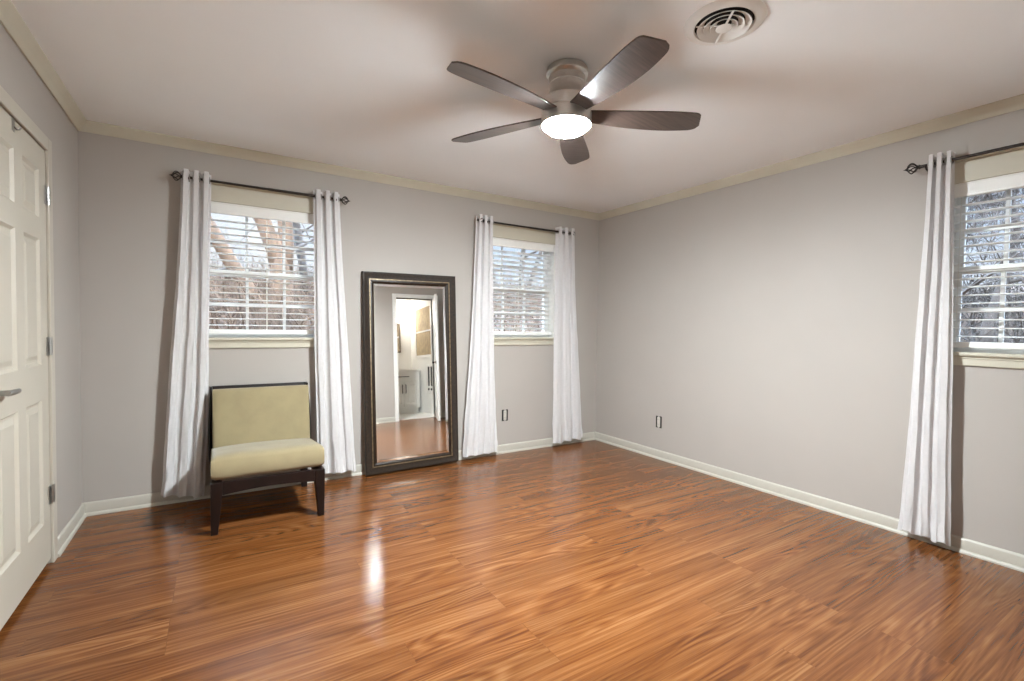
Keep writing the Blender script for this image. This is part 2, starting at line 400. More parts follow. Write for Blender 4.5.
def six(w):
    a, b, c, d = 0.105, w / 2 - 0.05, w / 2 + 0.05, w - 0.105
    return [(x0, x1, z0, z1) for x0, x1 in ((a, b), (c, d)) for z0, z1 in ((0.235, 0.83), (1.0, 1.59), (1.69, 1.915))]
MD = Matrix.Translation((RX0 + 0.004, D1[0] + 0.003, 0)) @ Matrix.Rotation(pi / 2, 4, 'Z')
mb = MB(); panel_door(mb, DW, 0.030, D1[2] - 0.006, 0.038, six(DW), MD)
d1 = struct('door_1', mb, door_m, 'white six-panel door on the left wall with lever handle', 'door')
for z in (0.35, 1.083, 1.816):
    h = MB(); h.box(RX0 + 0.004, RX0 + 0.0065, D1[1] - 0.032, D1[1] - 0.003, z - 0.045, z + 0.045)
    h.box(RX0 + 0.016, RX0 + 0.0185, D1[1] + 0.001, D1[1] + 0.014, z - 0.045, z + 0.045)
    for k in range(5): h.tube([(RX0 + 0.012, D1[1] - 0.0015, z - 0.045 + k * 0.018), (RX0 + 0.012, D1[1] - 0.0015, z - 0.0285 + k * 0.018)], 0.0065, 10)
    h.build('hinge', steel_m, d1, smooth=True)
h = MB(); hy = D1[0] + 0.055
h.lathe([(0, 0.004), (0.031, 0.004), (0.031, 0.010), (0.027, 0.014), (0.011, 0.016), (0.011, 0.052), (0, 0.054)], (RX0, hy, 0.938), 28, 'x')
h.tube([(RX0 + 0.05, hy - 0.012, 0.938), (RX0 + 0.056, hy + 0.02, 0.938), (RX0 + 0.056, hy + 0.075, 0.937), (RX0 + 0.050, hy + 0.108, 0.934)], [0.010, 0.011, 0.010, 0.007], 12)
tag(h.build('lever_handle', steel_m, d1, smooth=True), 'satin metal lever handle')
hk = thing('over_door_hook', 'small grey metal hook over the top edge of the white left door', 'hook', (RX0 + 0.004, -1.125, D1[2] - 0.006))
h = MB(); h.box(-0.04, 0.003, -0.014, 0.014, 0.0, 0.0025); h.box(0.0005, 0.003, -0.014, 0.014, -0.05, 0.0025)
h.build('strap', steel_m, hk, bevel=0.0008)
h = MB(); h.tube([(0.003, 0, -0.03), (0.012, 0, -0.042), (0.02, 0, -0.04), (0.024, 0, -0.03)], 0.0035, 8)
h.build('prong', steel_m, hk, smooth=True)

struct('door_light_block', MB().box(RX0 - WT - 0.06, RX0 - WT - 0.001, D1[0] - 0.2, D1[1] + 0.2, -0.08, CEIL), wall_m, 'unseen slab added behind the closed left door to block light', 'wall')  # added unseen slab, stops outdoor light leaking in under the door

# ------------------------------------------------------------------ windows, blinds, rods, curtains
def window(idx, mtx_loc, rotz, hw, cols, label):
    root = tag(empty('window_%d' % idx, mtx_loc, rotz), label, 'window', kind='structure')
    w0, w1 = -hw, hw
    m = MB()     # jamb lining
    for x0, x1, z0, z1 in ((w0, w0 + 0.018, WZ0, WZ1), (w1 - 0.018, w1, WZ0, WZ1), (w0 + 0.018, w1 - 0.018, WZ1 - 0.018, WZ1), (w0 + 0.018, w1 - 0.018, WZ0, WZ0 + 0.018)):
        m.box(x0, x1, 0.0, WT + 0.03, z0, z1)
    m.build('jamb', white_m, root)
    m = MB()     # cream head and side casing
    m.box(w0 - 0.06, w1 + 0.06, -0.016, 0.0, WZ1 - 0.008, 2.158)
    m.box(w0 - 0.06, w1 + 0.06, -0.024, 0.0, 2.15, 2.165)
    for x in (w0 - 0.06, w1 - 0.005): m.box(x, x + 0.065, -0.016, 0.0, 1.105, WZ1 - 0.008)
    m.build('casing', cream_m, root, bevel=0.003)
    m = MB(); m.box(w0 - 0.085, w1 + 0.085, -0.04, 0.02, 1.085, 1.106)
    m.build('sill', cream_m, root, bevel=0.006)
    m = MB(); m.box(w0 - 0.06, w1 + 0.06, -0.016, 0.0, 1.032, 1.085); m.box(w0 - 0.06, w1 + 0.06, -0.022, 0.0, 1.07, 1.085)
    m.build('apron', cream_m, root, bevel=0.003)
    zm = 1.562
    iw0, iw1 = w0 + 0.018, w1 - 0.018
    for nm, y0, a, b in (('upper_sash', 0.118, zm - 0.02, WZ1 - 0.018), ('lower_sash', 0.088, WZ0 + 0.018, zm + 0.022)):
        m = MB(); st = 0.042; th = 0.028
        m.box(iw0, iw0 + st, y0, y0 + th, a, b); m.box(iw1 - st, iw1, y0, y0 + th, a, b)
        m.box(iw0 + st, iw1 - st, y0, y0 + th, a, a + 0.042); m.box(iw0 + st, iw1 - st, y0, y0 + th, b - 0.042, b)
        g0, g1 = iw0 + st, iw1 - st
        for k in range(1, cols): 
            x = g0 + (g1 - g0) * k / cols; m.box(x - 0.009, x + 0.009, y0 + 0.004, y0 + th - 0.004, a + 0.042, b - 0.042)
        zc = (a + b) / 2; m.box(g0, g1, y0 + 0.0045, y0 + th - 0.0045, zc - 0.009, zc + 0.009)
        sash = m.build(nm, white_m, root, bevel=0.002)
        g = MB(); g.box(g0 - 0.004, g1 + 0.004, y0 + 0.0125, y0 + 0.0155, a + 0.038, b - 0.038)
        g.build('glass_pane', GL, sash)
    m = MB(); m.box(w0 - 0.05, w1 + 0.05, WT + 0.002, WT + 0.06, WZ0 - 0.03, WZ0)   # outside sill
    m.build('outer_sill', white_m, root)
    return root

def blind(loc, rotz, hw, tilt, label):
    root = thing('window_blind', label, 'window blind', loc, rotz, 'horizontal blinds in the bedroom windows')
    a, b = -hw + 0.022, hw - 0.022
    m = MB(); m.box(a, b, 0.004, 0.016, 1.962, 2.043); m.box(a, b, 0.001, 0.006, 1.962, 1.972); m.box(a, b, 0.001, 0.006, 2.032, 2.043)
    m.build('valance', blind_m, root, bevel=0.003)
    m = MB(); m.box(a + 0.004, b - 0.004, 0.02, 0.068, 1.985, 2.026); m.build('headrail', blind_m, root, bevel=0.003)
    m = MB(); n = 17; yc = 0.045
    for k in range(n):
        z = 1.192 + k * 0.0455
        mt = Matrix.Translation((0, yc, z)) @ Matrix.Rotation(tilt, 4, 'X')
        # gently crowned slat
        prof = [(-0.025, -0.0018), (-0.012, 0.0002), (0, 0.0008), (0.012, 0.0002), (0.025, -0.0018)]
        ring = [(y, z2 + 0.0028) for y, z2 in prof] + [(y, z2) for y, z2 in reversed(prof)]
        m.ring_loft([[mt @ Vector((x, y, z2)) for y, z2 in ring] for x in (a + 0.003, b - 0.003)])
    m.build('slats', blind_m, root, smooth=True)
    m = MB(); m.box(a + 0.002, b - 0.002, 0.022, 0.068, 1.128, 1.162); m.build('bottom_rail', blind_m, root, bevel=0.005)
    for x in (a + 0.045, 0.0, b - 0.045):
        m = MB()
        for y in (yc - 0.027, yc + 0.027): m.box(x - 0.0018, x + 0.0018, y - 0.0008, y + 0.0008, 1.145, 1.99)
        m.build('ladder_cord', cord_m, root)
    return root

ROD_Z, ROD_Y, ROD_R = 2.152, -0.092, 0.0085
def curtain_rod(loc, rotz, label, half=0.49):
    root = thing('curtain_rod', label, 'curtain rod', loc, rotz, 'dark curtain rods above the windows')
    m = MB(); m.tube([(-half, ROD_Y, ROD_Z), (0.05, ROD_Y, ROD_Z)], ROD_R, 14); m.tube([(0.0, ROD_Y, ROD_Z), (half, ROD_Y, ROD_Z)], ROD_R + 0.0015, 14)
    m.build('rod', bronze_m, root, smooth=True)
    for s in (-1, 1):
        m = MB()
        # collar, cage of bowed wires with a bead inside, pointed tip
        c0, c1 = half + 0.012, half + 0.058
        pr = [(0, half - 0.004), (0.0125, half - 0.002), (0.013, half + 0.003), (0.009, half + 0.006), (0.0125, half + 0.010), (0.006, half + 0.015), (0.0035, half + 0.02)]
        m.lathe([(r, h * s) for r, h in (pr if s > 0 else pr)], (0, ROD_Y, ROD_Z), 14, 'x')
        for k in range(6):
            an = 2 * pi * k / 6
            pts = []
            for i in range(11):
                tt = i / 10; x = c0 + (c1 - c0) * tt; rr = 0.004 + 0.025 * sin(pi * tt) ** 0.8
                tw = an + 1.1 * tt
                pts.append((s * x, ROD_Y + rr * cos(tw), ROD_Z + rr * sin(tw)))
            m.tube(pts, 0.0031, 6)
        m.lathe([(r, s * h) for r, h in ((0, c1 - 0.004), (0.0075, c1), (0.007, c1 + 0.004), (0.0035, c1 + 0.009), (0.0, c1 + 0.019))], (0, ROD_Y, ROD_Z), 12, 'x')
        m.build('finial', bronze_m, root, smooth=True)
        x = s * (half - 0.03)
        m = MB(); m.lathe([(0, 0.0), (0.021, 0.0), (0.021, -0.004), (0.012, -0.008), (0, -0.009)], (x, 0, ROD_Z - 0.02), 16, 'y')
        m.tube([(x, -0.004, ROD_Z - 0.02), (x, -0.07, ROD_Z - 0.024), (x, ROD_Y, ROD_Z - 0.0165)], 0.0055, 8)
        m.tube([(x, ROD_Y - 0.015, ROD_Z - 0.002), (x, ROD_Y - 0.012, ROD_Z - 0.012), (x, ROD_Y, ROD_Z - 0.0155), (x, ROD_Y + 0.012, ROD_Z - 0.012), (x, ROD_Y + 0.015, ROD_Z - 0.002)], 0.004, 6)
        m.build('bracket', bronze_m, root, smooth=True)
    return root

def curtain(loc, rotz, t0, t1, b0, b1, zb0, zb1, label, seed, ripple=0.010, ztop=2.203, amp=0.028):
    """grommet panel, t0..t1 local x at the rod, b0..b1 at the hem; three full folds"""
    rnd = random.Random(seed)
    folds = 3
    NU, NV = 120, 64
    ph = [rnd.uniform(0, 6.28) for _ in range(6)]
    rows = []
    yb = -0.088
    for j in range(NV + 1):
        v = j / NV                                   # 0 hem .. 1 top
        row = []
        s = (1 - v)
        e = s ** 1.25
        x0 = t0 + (b0 - t0) * e; x1 = t1 + (b1 - t1) * e
        for i in range(NU + 1):
            u = i / NU
            # phase lets the folds breathe towards the hem
            uu = u + s * (0.035 * sin(2 * pi * u + ph[0]) + 0.02 * sin(5 * u + ph[1] + 2 * v))
            w = -cos(2 * pi * folds * uu)
            sharp = math.tanh(2.0 * (w + 0.42)) * 0.9
            a = amp * (1.0 - 0.30 * min(1, s * 3)) * (0.85 + 0.25 * sin(ph[5] + 2 * pi * u))
            y = yb - a * sharp
            y += s * 0.006 * sin(2 * pi * 1.3 * u + ph[2] + 3 * v)
            cr = 0.35 * min(1, s * 4) + 0.9 * max(0, (0.16 - v) / 0.16)
            p = Vector((u * 9, v * 16, seed * 3.7))
            y += ripple * cr * noise.noise(p) + 0.5 * ripple * cr * noise.noise(p * 2.6)
            x = x0 + (x1 - x0) * u + 0.006 * s * sin(7 * v + ph[3] + 4 * u) + 0.5 * ripple * cr * noise.noise(p + Vector((31, 7, 2)))
            # where the cloth folds towards the room it swings slightly sideways
            x += 0.004 * sin(2 * pi * folds * u * 2)
            zb = zb0 + (zb1 - zb0) * u + 0.008 * sin(2 * pi * folds * u + ph[4]) + 0.3 * ripple * noise.noise(Vector((u * 5, seed, 0)))
            zt = ztop - 0.004 * (1 - w) 
            y = min(y, -0.030)
            row.append(Vector((x, y, zb + (zt - zb) * v)))
        rows.append(row)
    m = MB()
    vs = [[m.bm.verts.new(p) for p in r] for r in rows]
    for j in range(NV):
        for i in range(NU):
            m.bm.faces.new((vs[j][i], vs[j][i + 1], vs[j + 1][i + 1], vs[j + 1][i]))
    root = tag(m.build('curtain', curtain_m, None, loc, True, rotz=rotz, angle=180), label, 'curtain', 'white curtain panels at the windows')
    # stitched hem
    h = MB(); jj = 3
    hv = [[h.bm.verts.new(rows[j][i] + Vector((0, -0.0014, 0))) for i in range(NU + 1)] for j in range(0, jj + 1)]
    for j in range(jj):
        for i in range(NU): h.bm.faces.new((hv[j][i], hv[j][i + 1], hv[j + 1][i + 1], hv[j + 1][i]))
    h.build('hem', curtain_m, root, None, True, angle=180)
    # metal grommets where the cloth crosses the rod
    for k in range(2 * folds):
        u = (k // 2 + (0.181, 0.819)[k % 2]) / folds
        x = t0 + (t1 - t0) * u
        g = MB(); g.torus((x, ROD_Y, ROD_Z), 0.0185, 0.0034, 'x', 20, 6)
        g.build('grommet', steel_m, root, smooth=True)
    return root

LB = (WIN[0][0], 0, 0); LB2 = (WIN[1][0], 0, 0); LR = (0, W3Y, 0)
window(1, LB, 0, HW12, 3, 'double-hung window on the back wall, behind the beige chair')
window(2, LB2, 0, HW12, 3, 'double-hung window on the back wall, nearest the far corner')
window(3, LR, -pi / 2, HW3, 4, 'double-hung window on the right wall, cut by the photo edge')
blind(LB, 0, HW12, R(-4), 'white open blind in the window above the beige chair')
blind(LB2, 0, HW12, R(-20), 'white blind tilted half shut in the window nearest the corner')
blind(LR, -pi / 2, HW3, R(-3), 'white open blind in the right wall window')
R1 = (-3.18, 0, 0); R2 = (-0.962, 0, 0)
curtain_rod(R1, 0, 'dark bronze curtain rod with cage finials above the beige chair')
curtain_rod(R2, 0, 'dark bronze curtain rod over the window nearest the far corner')
curtain_rod(LR, -pi / 2, 'dark bronze curtain rod over the right wall window')
O = (0, 0, 0)
curtain(O, 0, -3.682, -3.515, -3.805, -3.56, 0.085, 0.035, 'white curtain panel left of the beige chair, hem crumpled on the baseboard', 1, 0.016)
curtain(O, 0, -2.878, -2.690, -2.850, -2.555, 0.075, 0.065, 'white curtain panel between the beige chair and the standing mirror', 2)
curtain(O, 0, -1.520, -1.352, -1.625, -1.285, 0.05, 0.045, 'white curtain panel just right of the standing mirror', 3, 0.014)
curtain(O, 0, -0.635, -0.408, -0.640, -0.245, 0.045, 0.06, 'white curtain panel closest to the far room corner', 4)
curtain(O, -pi / 2, 2.808, 2.920, 2.735, 2.975, 0.055, 0.045, 'white curtain panel on the right wall, beside the cropped window', 5)

# ------------------------------------------------------------------ ceiling fan
FX, FY = -2.100, -2.085
fan = thing('ceiling_fan', 'brushed nickel flush-mount ceiling fan with five dark wood blades and a lit bowl', 'ceiling fan', (FX, FY, CEIL))
def fz(z): return z - CEIL
m = MB(); m.lathe([(0, fz(CEIL)), (0.092, fz(CEIL)), (0.096, fz(2.408)), (0.097, fz(2.386)), (0.090, fz(2.378)), (0.084, fz(2.374)), (0.082, fz(2.348)), (0.083, fz(2.345)), (0.081, fz(2.342)), (0.080, fz(2.325)), (0.084, fz(2.305)), (0.094, fz(2.287)), (0.106, fz(2.276)), (0, fz(2.274))], n=64)
m.build('canopy', nickel_m, fan, smooth=True, angle=25)
m = MB(); m.lathe([(0, fz(2.274)), (0.112, fz(2.273)), (0.116, fz(2.268)), (0.116, fz(2.222)), (0.114, fz(2.218)), (0.114, fz(2.214)), (0.117, fz(2.210)), (0.117, fz(2.178)), (0.1175, fz(2.153)), (0.1145, fz(2.153)), (0.1145, fz(2.175)), (0, fz(2.175))], n=64)
m.build('motor_housing', nickel_m, fan, smooth=True, angle=25)
m = MB(); m.lathe([(0.107, fz(2.174)), (0.106, fz(2.155)), (0.099, fz(2.141)), (0.084, fz(2.129)), (0.062, fz(2.121)), (0.035, fz(2.117)), (0, fz(2.116))], n=40)
tag(m.build('light_bowl', LG, fan, smooth=True, angle=60), 'lit frosted white glass bowl')
ld = bpy.data.lights.new('fan_lamp_light', 'AREA'); ld.shape = 'DISK'; ld.size = 0.17; ld.energy = LAMP_WATTS; ld.color = (0.88, 0.965, 1.0)
lo = bpy.data.objects.new('fan_lamp_light', ld); COL.objects.link(lo); lo.parent = fan; lo.location = (0, 0, fz(2.114))
for k in range(5):
    an = R(-27.5 + 72 * k)
    mt = Matrix.Rotation(an, 4, 'Z') @ Matrix.Translation((0, 0, fz(2.204))) @ Matrix.Rotation(R(-11), 4, 'X')
    # blade outline: narrow root, widest past the middle, rounded skewed tip
    up_e, lo_e = [], []
    for i in range(41):
        tt = (i / 40) ** 0.7; x = 0.10 + 0.555 * tt
        w = 0.042 + 0.030 * sin(min(1, tt / 0.72) * pi / 2) - 0.012 * max(0, (tt - 0.72) / 0.28) ** 1.6
        end = 1.0
        if tt > 0.90: end = 0.45 + 0.55 * max(0.0, 1 - ((tt - 0.90) / 0.10) ** 3) ** 0.5
        skew = 0.010 * sin(pi * tt)
        up_e.append((x + 0.0, w * end + skew)); lo_e.append((x - 0.018 * max(0, (tt - 0.8) / 0.2), -w * end + skew))
    outl = up_e + lo_e[::-1]
    m = MB(); m.ring_loft([[mt @ Vector((x, y, z)) for x, y in outl] for z in (-0.0035, 0.0035)])
    m.build('blade', blade_m, fan, bevel=0.0015)
    m = MB()
    m.ring_loft([[mt @ Vector((x, y, z)) for x, y in ((0.075, -0.03), (0.16, -0.022), (0.185, 0.0), (0.16, 0.03), (0.075, 0.035))] for z in (0.0035, 0.0075)])
    m.build('blade_bracket', nickel_m, fan, bevel=0.001)

# ------------------------------------------------------------------ ceiling vent
vt = thing('ceiling_vent', 'round white ceiling air vent with concentric rings', 'air vent', (-1.800, -2.690, CEIL))
RV = 0.150
m = MB(); m.lathe([(0.108, -0.010), (0.112, -0.013), (0.135, -0.010), (RV - 0.003, -0.004), (RV, -0.001), (RV, 0.0), (0.108, 0.0)], n=64, cap=False)
m.build('flange', ventm, vt, smooth=True)
m = MB(); m.lathe([(0, -0.0012), (0.110, -0.0012), (0.110, -0.0004), (0, -0.0004)], n=48); m.build('duct_throat', darkgap_m, vt)
for r0 in (0.100, 0.076, 0.052):
    m = MB(); m.lathe([(r0, -0.0175), (r0 - 0.0015, -0.0190), (r0 - 0.024, -0.0040), (r0 - 0.0225, -0.0030)], n=56, cap=False)
    m.build('ring', ventm, vt, smooth=True, solid=0.001)
m = MB(); m.lathe([(0, -0.020), (0.026, -0.020), (0.030, -0.022), (0.030, -0.0235), (0.012, -0.026), (0, -0.027)], n=32); m.build('centre_cone', ventm, vt, smooth=True)
m = MB()
m.box(-0.004, 0.004, -0.106, 0.106, -0.0235, -0.0205, Matrix.Rotation(R(-38), 4, 'Z')); m.box(-0.003, 0.003, -0.106, 0.106, -0.013, -0.010, Matrix.Rotation(R(52), 4, 'Z'))
m.build('crossbar', ventm, vt)

# ------------------------------------------------------------------ slipper chair
CX0, CX1, CYF, CYB = -3.525, -2.915, -0.735, -0.085
ch = thing('slipper_chair', 'armless beige slipper chair with dark espresso legs under the left window', 'chair', ((CX0 + CX1) / 2, CYF, 0))
ox, oy = -(CX0 + CX1) / 2, -CYF
cw = (CX1 - CX0) / 2; cdp = CYB - CYF
def leg(xt, yt, top, lean_y, s):
    m = MB()
    a, b2 = 0.029, 0.018
    sgn = 1 if xt > 0 else -1
    def sq(cx, cy, h, z): return [Vector((cx + i * h, cy + j * h, z)) for i, j in ((-1, -1), (1, -1), (1, 1), (-1, 1))]
    rings = [sq(xt + sgn * (a - b2), yt + lean_y, b2, 0.0), sq(xt, yt + lean_y * 0.25, a, 0.24), sq(xt, yt, a, top)]
    m.ring_loft(rings)
    return m.build('leg', espresso_m, ch, bevel=0.003)
leg(-cw + 0.029, 0.029, 0.300, 0.0, 1); leg(cw - 0.029, 0.029, 0.300, 0.0, 1)
leg(-cw + 0.034, cdp - 0.04, 0.265, 0.045, 1); leg(cw - 0.034, cdp - 0.04, 0.265, 0.045, 1)
m = MB()
# seat rails; the front one is gently arched along its lower edge
n = 16
tops, bots = [], []
for i in range(n + 1):
    x = -cw + 0.058 + (2 * cw - 0.116) * i / n
    bots.append((x, 0.226 + 0.016 * sin(pi * i / n)))
outl = bots + [(cw - 0.058, 0.300), (-cw + 0.058, 0.300)]
m.ring_loft([[Vector((x, y, z)) for x, z in outl] for y in (0.004, 0.028)])
for s in (-1, 1):
    x0, x1 = sorted((s * (cw - 0.003), s * (cw - 0.027)))
    m.ring_loft([[Vector((x, 0.058, 0.235)), Vector((x, cdp - 0.06, 0.205)), Vector((x, cdp - 0.06, 0.262)), Vector((x, 0.058, 0.300))] for x in (x0, x1)])
m.box(-cw + 0.06, cw - 0.06, cdp - 0.055, cdp - 0.030, 0.205, 0.262)
m.build('seat_frame', espresso_m, ch, bevel=0.002)

def cushion(mtx, w, d, h, bulge, nx=22, ny=20, rr=0.045):
    """rounded upholstered block: superellipse section with crowned top"""
    m = MB(); rings = []
    nz = 28
    for k in range(nx + 1):
        t2 = -1 + 2 * k / nx
        x = w / 2 * (abs(t2) ** 0.55) * (1 if t2 >= 0 else -1) if abs(t2) < 1 else w / 2 * t2
        ex = (1 - min(1, abs(x) / (w / 2)) ** 10) ** 0.35
        ex = 0.82 + 0.18 * ex
        ring = []
        for q in range(nz):
            a = 2 * pi * q / nz
            ca, sa = cos(a), sin(a)
            y = d / 2 * (abs(ca) ** 0.28) * (1 if ca >= 0 else -1)
            z = h / 2 * (abs(sa) ** 0.42) * (1 if sa >= 0 else -1)
            cr = bulge * (1 - (2 * x / w) ** 2) * (1 - min(1, abs(2 * y / d)) ** 2)
            wob = 0.004 * noise.noise(Vector((x * 6, y * 6, z * 6)))
            ring.append(mtx @ Vector((x * (1 - 0.0), y * (0.975 + 0.025 * ex), (z + (cr if z > 0 else 0)) * ex + wob)))
        rings.append(ring)
    m.ring_loft(rings)
    return m
sl = math.atan2(0.045, cdp)
mt = Matrix.Translation((0, 0.318, 0.343)) @ Matrix.Rotation(-R(7), 4, 'X')
seat = cushion(mt, 0.605, 0.64, 0.150, 0.012).build('seat_cushion', fabric_m, ch, smooth=True, angle=60)
# piping along the front edge of the seat
mt = Matrix.Translation((0, cdp - 0.090, 0.525)) @ Matrix.Rotation(-R(12), 4, 'X') @ Matrix.Rotation(R(90), 4, 'X')
cushion(mt, 0.590, 0.485, 0.115, 0.012).build('back_cushion', fabric_m, ch, smooth=True, angle=60)
# dark wooden back shell that wraps the rear and sides of the back cushion
m = MB(); rings = []
for i in range(13):
    tt = i / 12; z = 0.20 + 0.572 * tt
    yb = cdp - 0.055 + 0.115 * tt
    bow = 0.309 + 0.012 * sin(pi * min(1, tt * 1.1))
    th = 0.020
    rings.append([Vector((-bow, yb - 0.050, z)), Vector((-bow + 0.012, yb - 0.050, z)), Vector((-bow + 0.014, yb, z)), Vector((bow - 0.014, yb, z)), Vector((bow - 0.012, yb - 0.050, z)), Vector((bow, yb - 0.050, z)), Vector((bow, yb + th, z)), Vector((-bow, yb + th, z))])
m.ring_loft(rings)
m.build('back_frame', espresso_m, ch, bevel=0.003)

# ------------------------------------------------------------------ standing mirror
MW, MH = 0.806, 1.628
LEAN, YAW, ROLL, GLEAN = R(2.2), R(-0.45), R(0.8), R(2.85)
mir = thing('standing_mirror', 'tall rectangular mirror in a dark brown frame leaning on the back wall', 'mirror', (-2.082, -0.100, 0.0))
mir.rotation_mode = 'XYZ'
MX = Matrix.Rotation(YAW, 4, 'Z') @ Matrix.Rotation(-LEAN, 4, 'X') @ Matrix.Rotation(-ROLL, 4, 'Y')
# frame: mitred moulding profile (inset from outer edge, height toward the room)
prof = [(0.0, 0.030), (0.0, 0.003), (0.005, -0.001), (0.013, 0.000), (0.020, 0.004), (0.036, 0.009), (0.052, 0.013), (0.066, 0.013), (0.074, 0.011), (0.082, 0.014), (0.092, 0.021), (0.092, 0.030)]
def frame_loop(ins, y):
    w, z0, z1 = MW / 2 - ins, ins, MH - ins
    return [MX @ Vector((x, y, z + 0.012)) for x, z in ((-w, z0), (w, z0), (w, z1), (-w, z1))]
def loop_loft(m, loops):
    rv = [[m.bm.verts.new(p) for p in l] for l in loops]
    for a in range(len(rv)):
        A, B = rv[a], rv[(a + 1) % len(rv)]
        for i in range(4):
            j = (i + 1) % 4; m.bm.faces.new((A[i], A[j], B[j], B[i]))
m = MB(); loop_loft(m, [frame_loop(i, y) for i, y in prof]); m.build('frame', mframe_m, mir, smooth=True, angle=28)
m = MB(); loop_loft(m, [frame_loop(i, y) for i, y in ((0.0535, 0.0145), (0.0545, 0.0105), (0.0575, 0.009), (0.0615, 0.0095), (0.0635, 0.0145))])
tag(m.build('bead_liner', mgold_m, mir, smooth=True, angle=40), 'antique gold inner bead')
# glass sits loose in the rebate, leaning a touch more than its frame; bevelled edge
def gl(ins, off):
    out = []
    w, z0, z1 = MW / 2 - ins, ins, MH - ins
    for x, z in ((-w, z0), (w, z0), (w, z1), (-w, z1)):
        zz = z + 0.012
        base = MX @ Vector((x, 0.0, zz))
        y = 0.0085 + off + (zz - 0.1) * (math.tan(GLEAN) - math.tan(LEAN))
        out.append(MX @ Vector((x, y, zz)))
    return out
m = MB()
a = [m.bm.verts.new(p) for p in gl(0.090, 0.0016)]; b2 = [m.bm.verts.new(p) for p in gl(0.112, 0.0)]; c2 = [m.bm.verts.new(p) for p in gl(0.090, 0.006)]
m.bm.faces.new(b2); m.bm.faces.new(list(reversed(c2)))
for i in range(4):
    j = (i + 1) % 4; m.bm.faces.new((a[i], a[j], b2[j], b2[i])); m.bm.faces.new((c2[i], c2[j], a[j], a[i]))
tag(m.build('mirror_glass', MG, mir), 'bevelled silver mirror glass reflecting the bathroom doorway')

# ------------------------------------------------------------------ outlets
def outlet(loc, rotz, label):
    root = thing('wall_outlet', label, 'electrical outlet', loc, rotz, 'uncovered wall outlets')
    m = MB()
    for x0, x1, z0, z1 in ((-0.033, -0.017, -0.054, 0.054), (0.017, 0.033, -0.054, 0.054), (-0.017, -0.009, 0.046, 0.054), (0.009, 0.017, 0.046, 0.054), (-0.017, -0.009, -0.054, -0.046), (0.009, 0.017, -0.054, -0.046)):
        m.box(x0, x1, -0.003, 0.0, z0, z1)
    m.build('box_rim', darkgap_m, root)
    m = MB(); m.box(-0.016, 0.016, -0.007, 0.0, -0.045, 0.045)
    m.build('receptacle', outlet_m, root, bevel=0.003)
    for za, zb in ((-0.056, -0.046), (0.046, 0.056)):
        m = MB(); m.box(-0.008, 0.008, -0.0045, 0.0, za, zb); m.build('mounting_ear', steel_m, root)
    for zc in (-0.022, 0.022):
        for x in (-0.007, 0.005):
            m = MB(); m.box(x, x + 0.002, -0.0074, -0.0068, zc - 0.004, zc + 0.005); m.build('slot', darkgap_m, root)
outlet((-1.150, 0, 0.362), 0, 'uncovered wall outlet under the window nearest the corner')
outlet((0, -0.868, 0.343), -pi / 2, 'uncovered wall outlet low on the right wall')

# ------------------------------------------------------------------ bathroom behind the camera (seen in the mirror)
BX0, BX1, BY0, BY1 = -2.0, -0.12, -5.75, RY0 - WT
struct('floor_bathroom', MB().box(BX0 - 0.1, BX1 + 0.1, BY0 - 0.1, BY1, -0.08, 0.004), tile_m, 'pale tile floor of the bathroom seen in the mirror', 'floor')
struct('ceiling_bathroom', MB().box(BX0 - 0.1, BX1 + 0.1, BY0 - 0.1, BY1, CEIL, CEIL + 0.1), bath_m, 'white ceiling of the bathroom behind the doorway', 'ceiling')
struct('wall_bathroom_back', MB().box(BX0 - 0.1, BX1 + 0.1, BY0 - 0.1, BY0, 0, CEIL), bath_m, 'white bathroom wall behind the vanity, in the mirror', 'wall')
struct('wall_bathroom_left', MB().box(BX0 - 0.1, BX0, BY0, BY1, 0, CEIL), bath_m, 'plain white bathroom wall on the side away from the window', 'wall')
struct('wall_bathroom_right', MB().box(BX1, BX1 + 0.1, BY0, BY1, 0, CEIL), bath_m, 'white bathroom side wall with a framed window, in the mirror', 'wall')
mb = MB(); casing(mb, -BD[1], -BD[0], BD[2], 0.065, 0.016, MFRONT, WT)
struct('trim_6', mb, white_m, 'white casing round the bathroom doorway, seen in the mirror', 'door casing', bevel=0.003)
# bathroom door swung open into the bedroom
BDW = 0.625
MD2 = Matrix.Translation((BD[1] - 0.002, RY0 + 0.006, 0)) @ Matrix.Rotation(R(108), 4, 'Z')
mb = MB(); panel_door(mb, BDW, 0.012, BD[2] - 0.006, 0.036, six(BDW), MD2)
d2 = struct('door_2', mb, white_m, 'white bathroom door standing open, seen in the mirror', 'door')
h = MB()
h.lathe([(r, y) for r, y in ((0, 0.0), (0.027, 0.0), (0.027, 0.006), (0.010, 0.010), (0.010, 0.030), (0.024, 0.040), (0.026, 0.052), (0.018, 0.062), (0, 0.064))], (0, 0, 0), 20, 'y')
ob = h.build('door_knob', handle_m, d2, smooth=True)
ob.matrix_local = MD2 @ Matrix.Translation((BDW - 0.06, 0.036, 0.95))

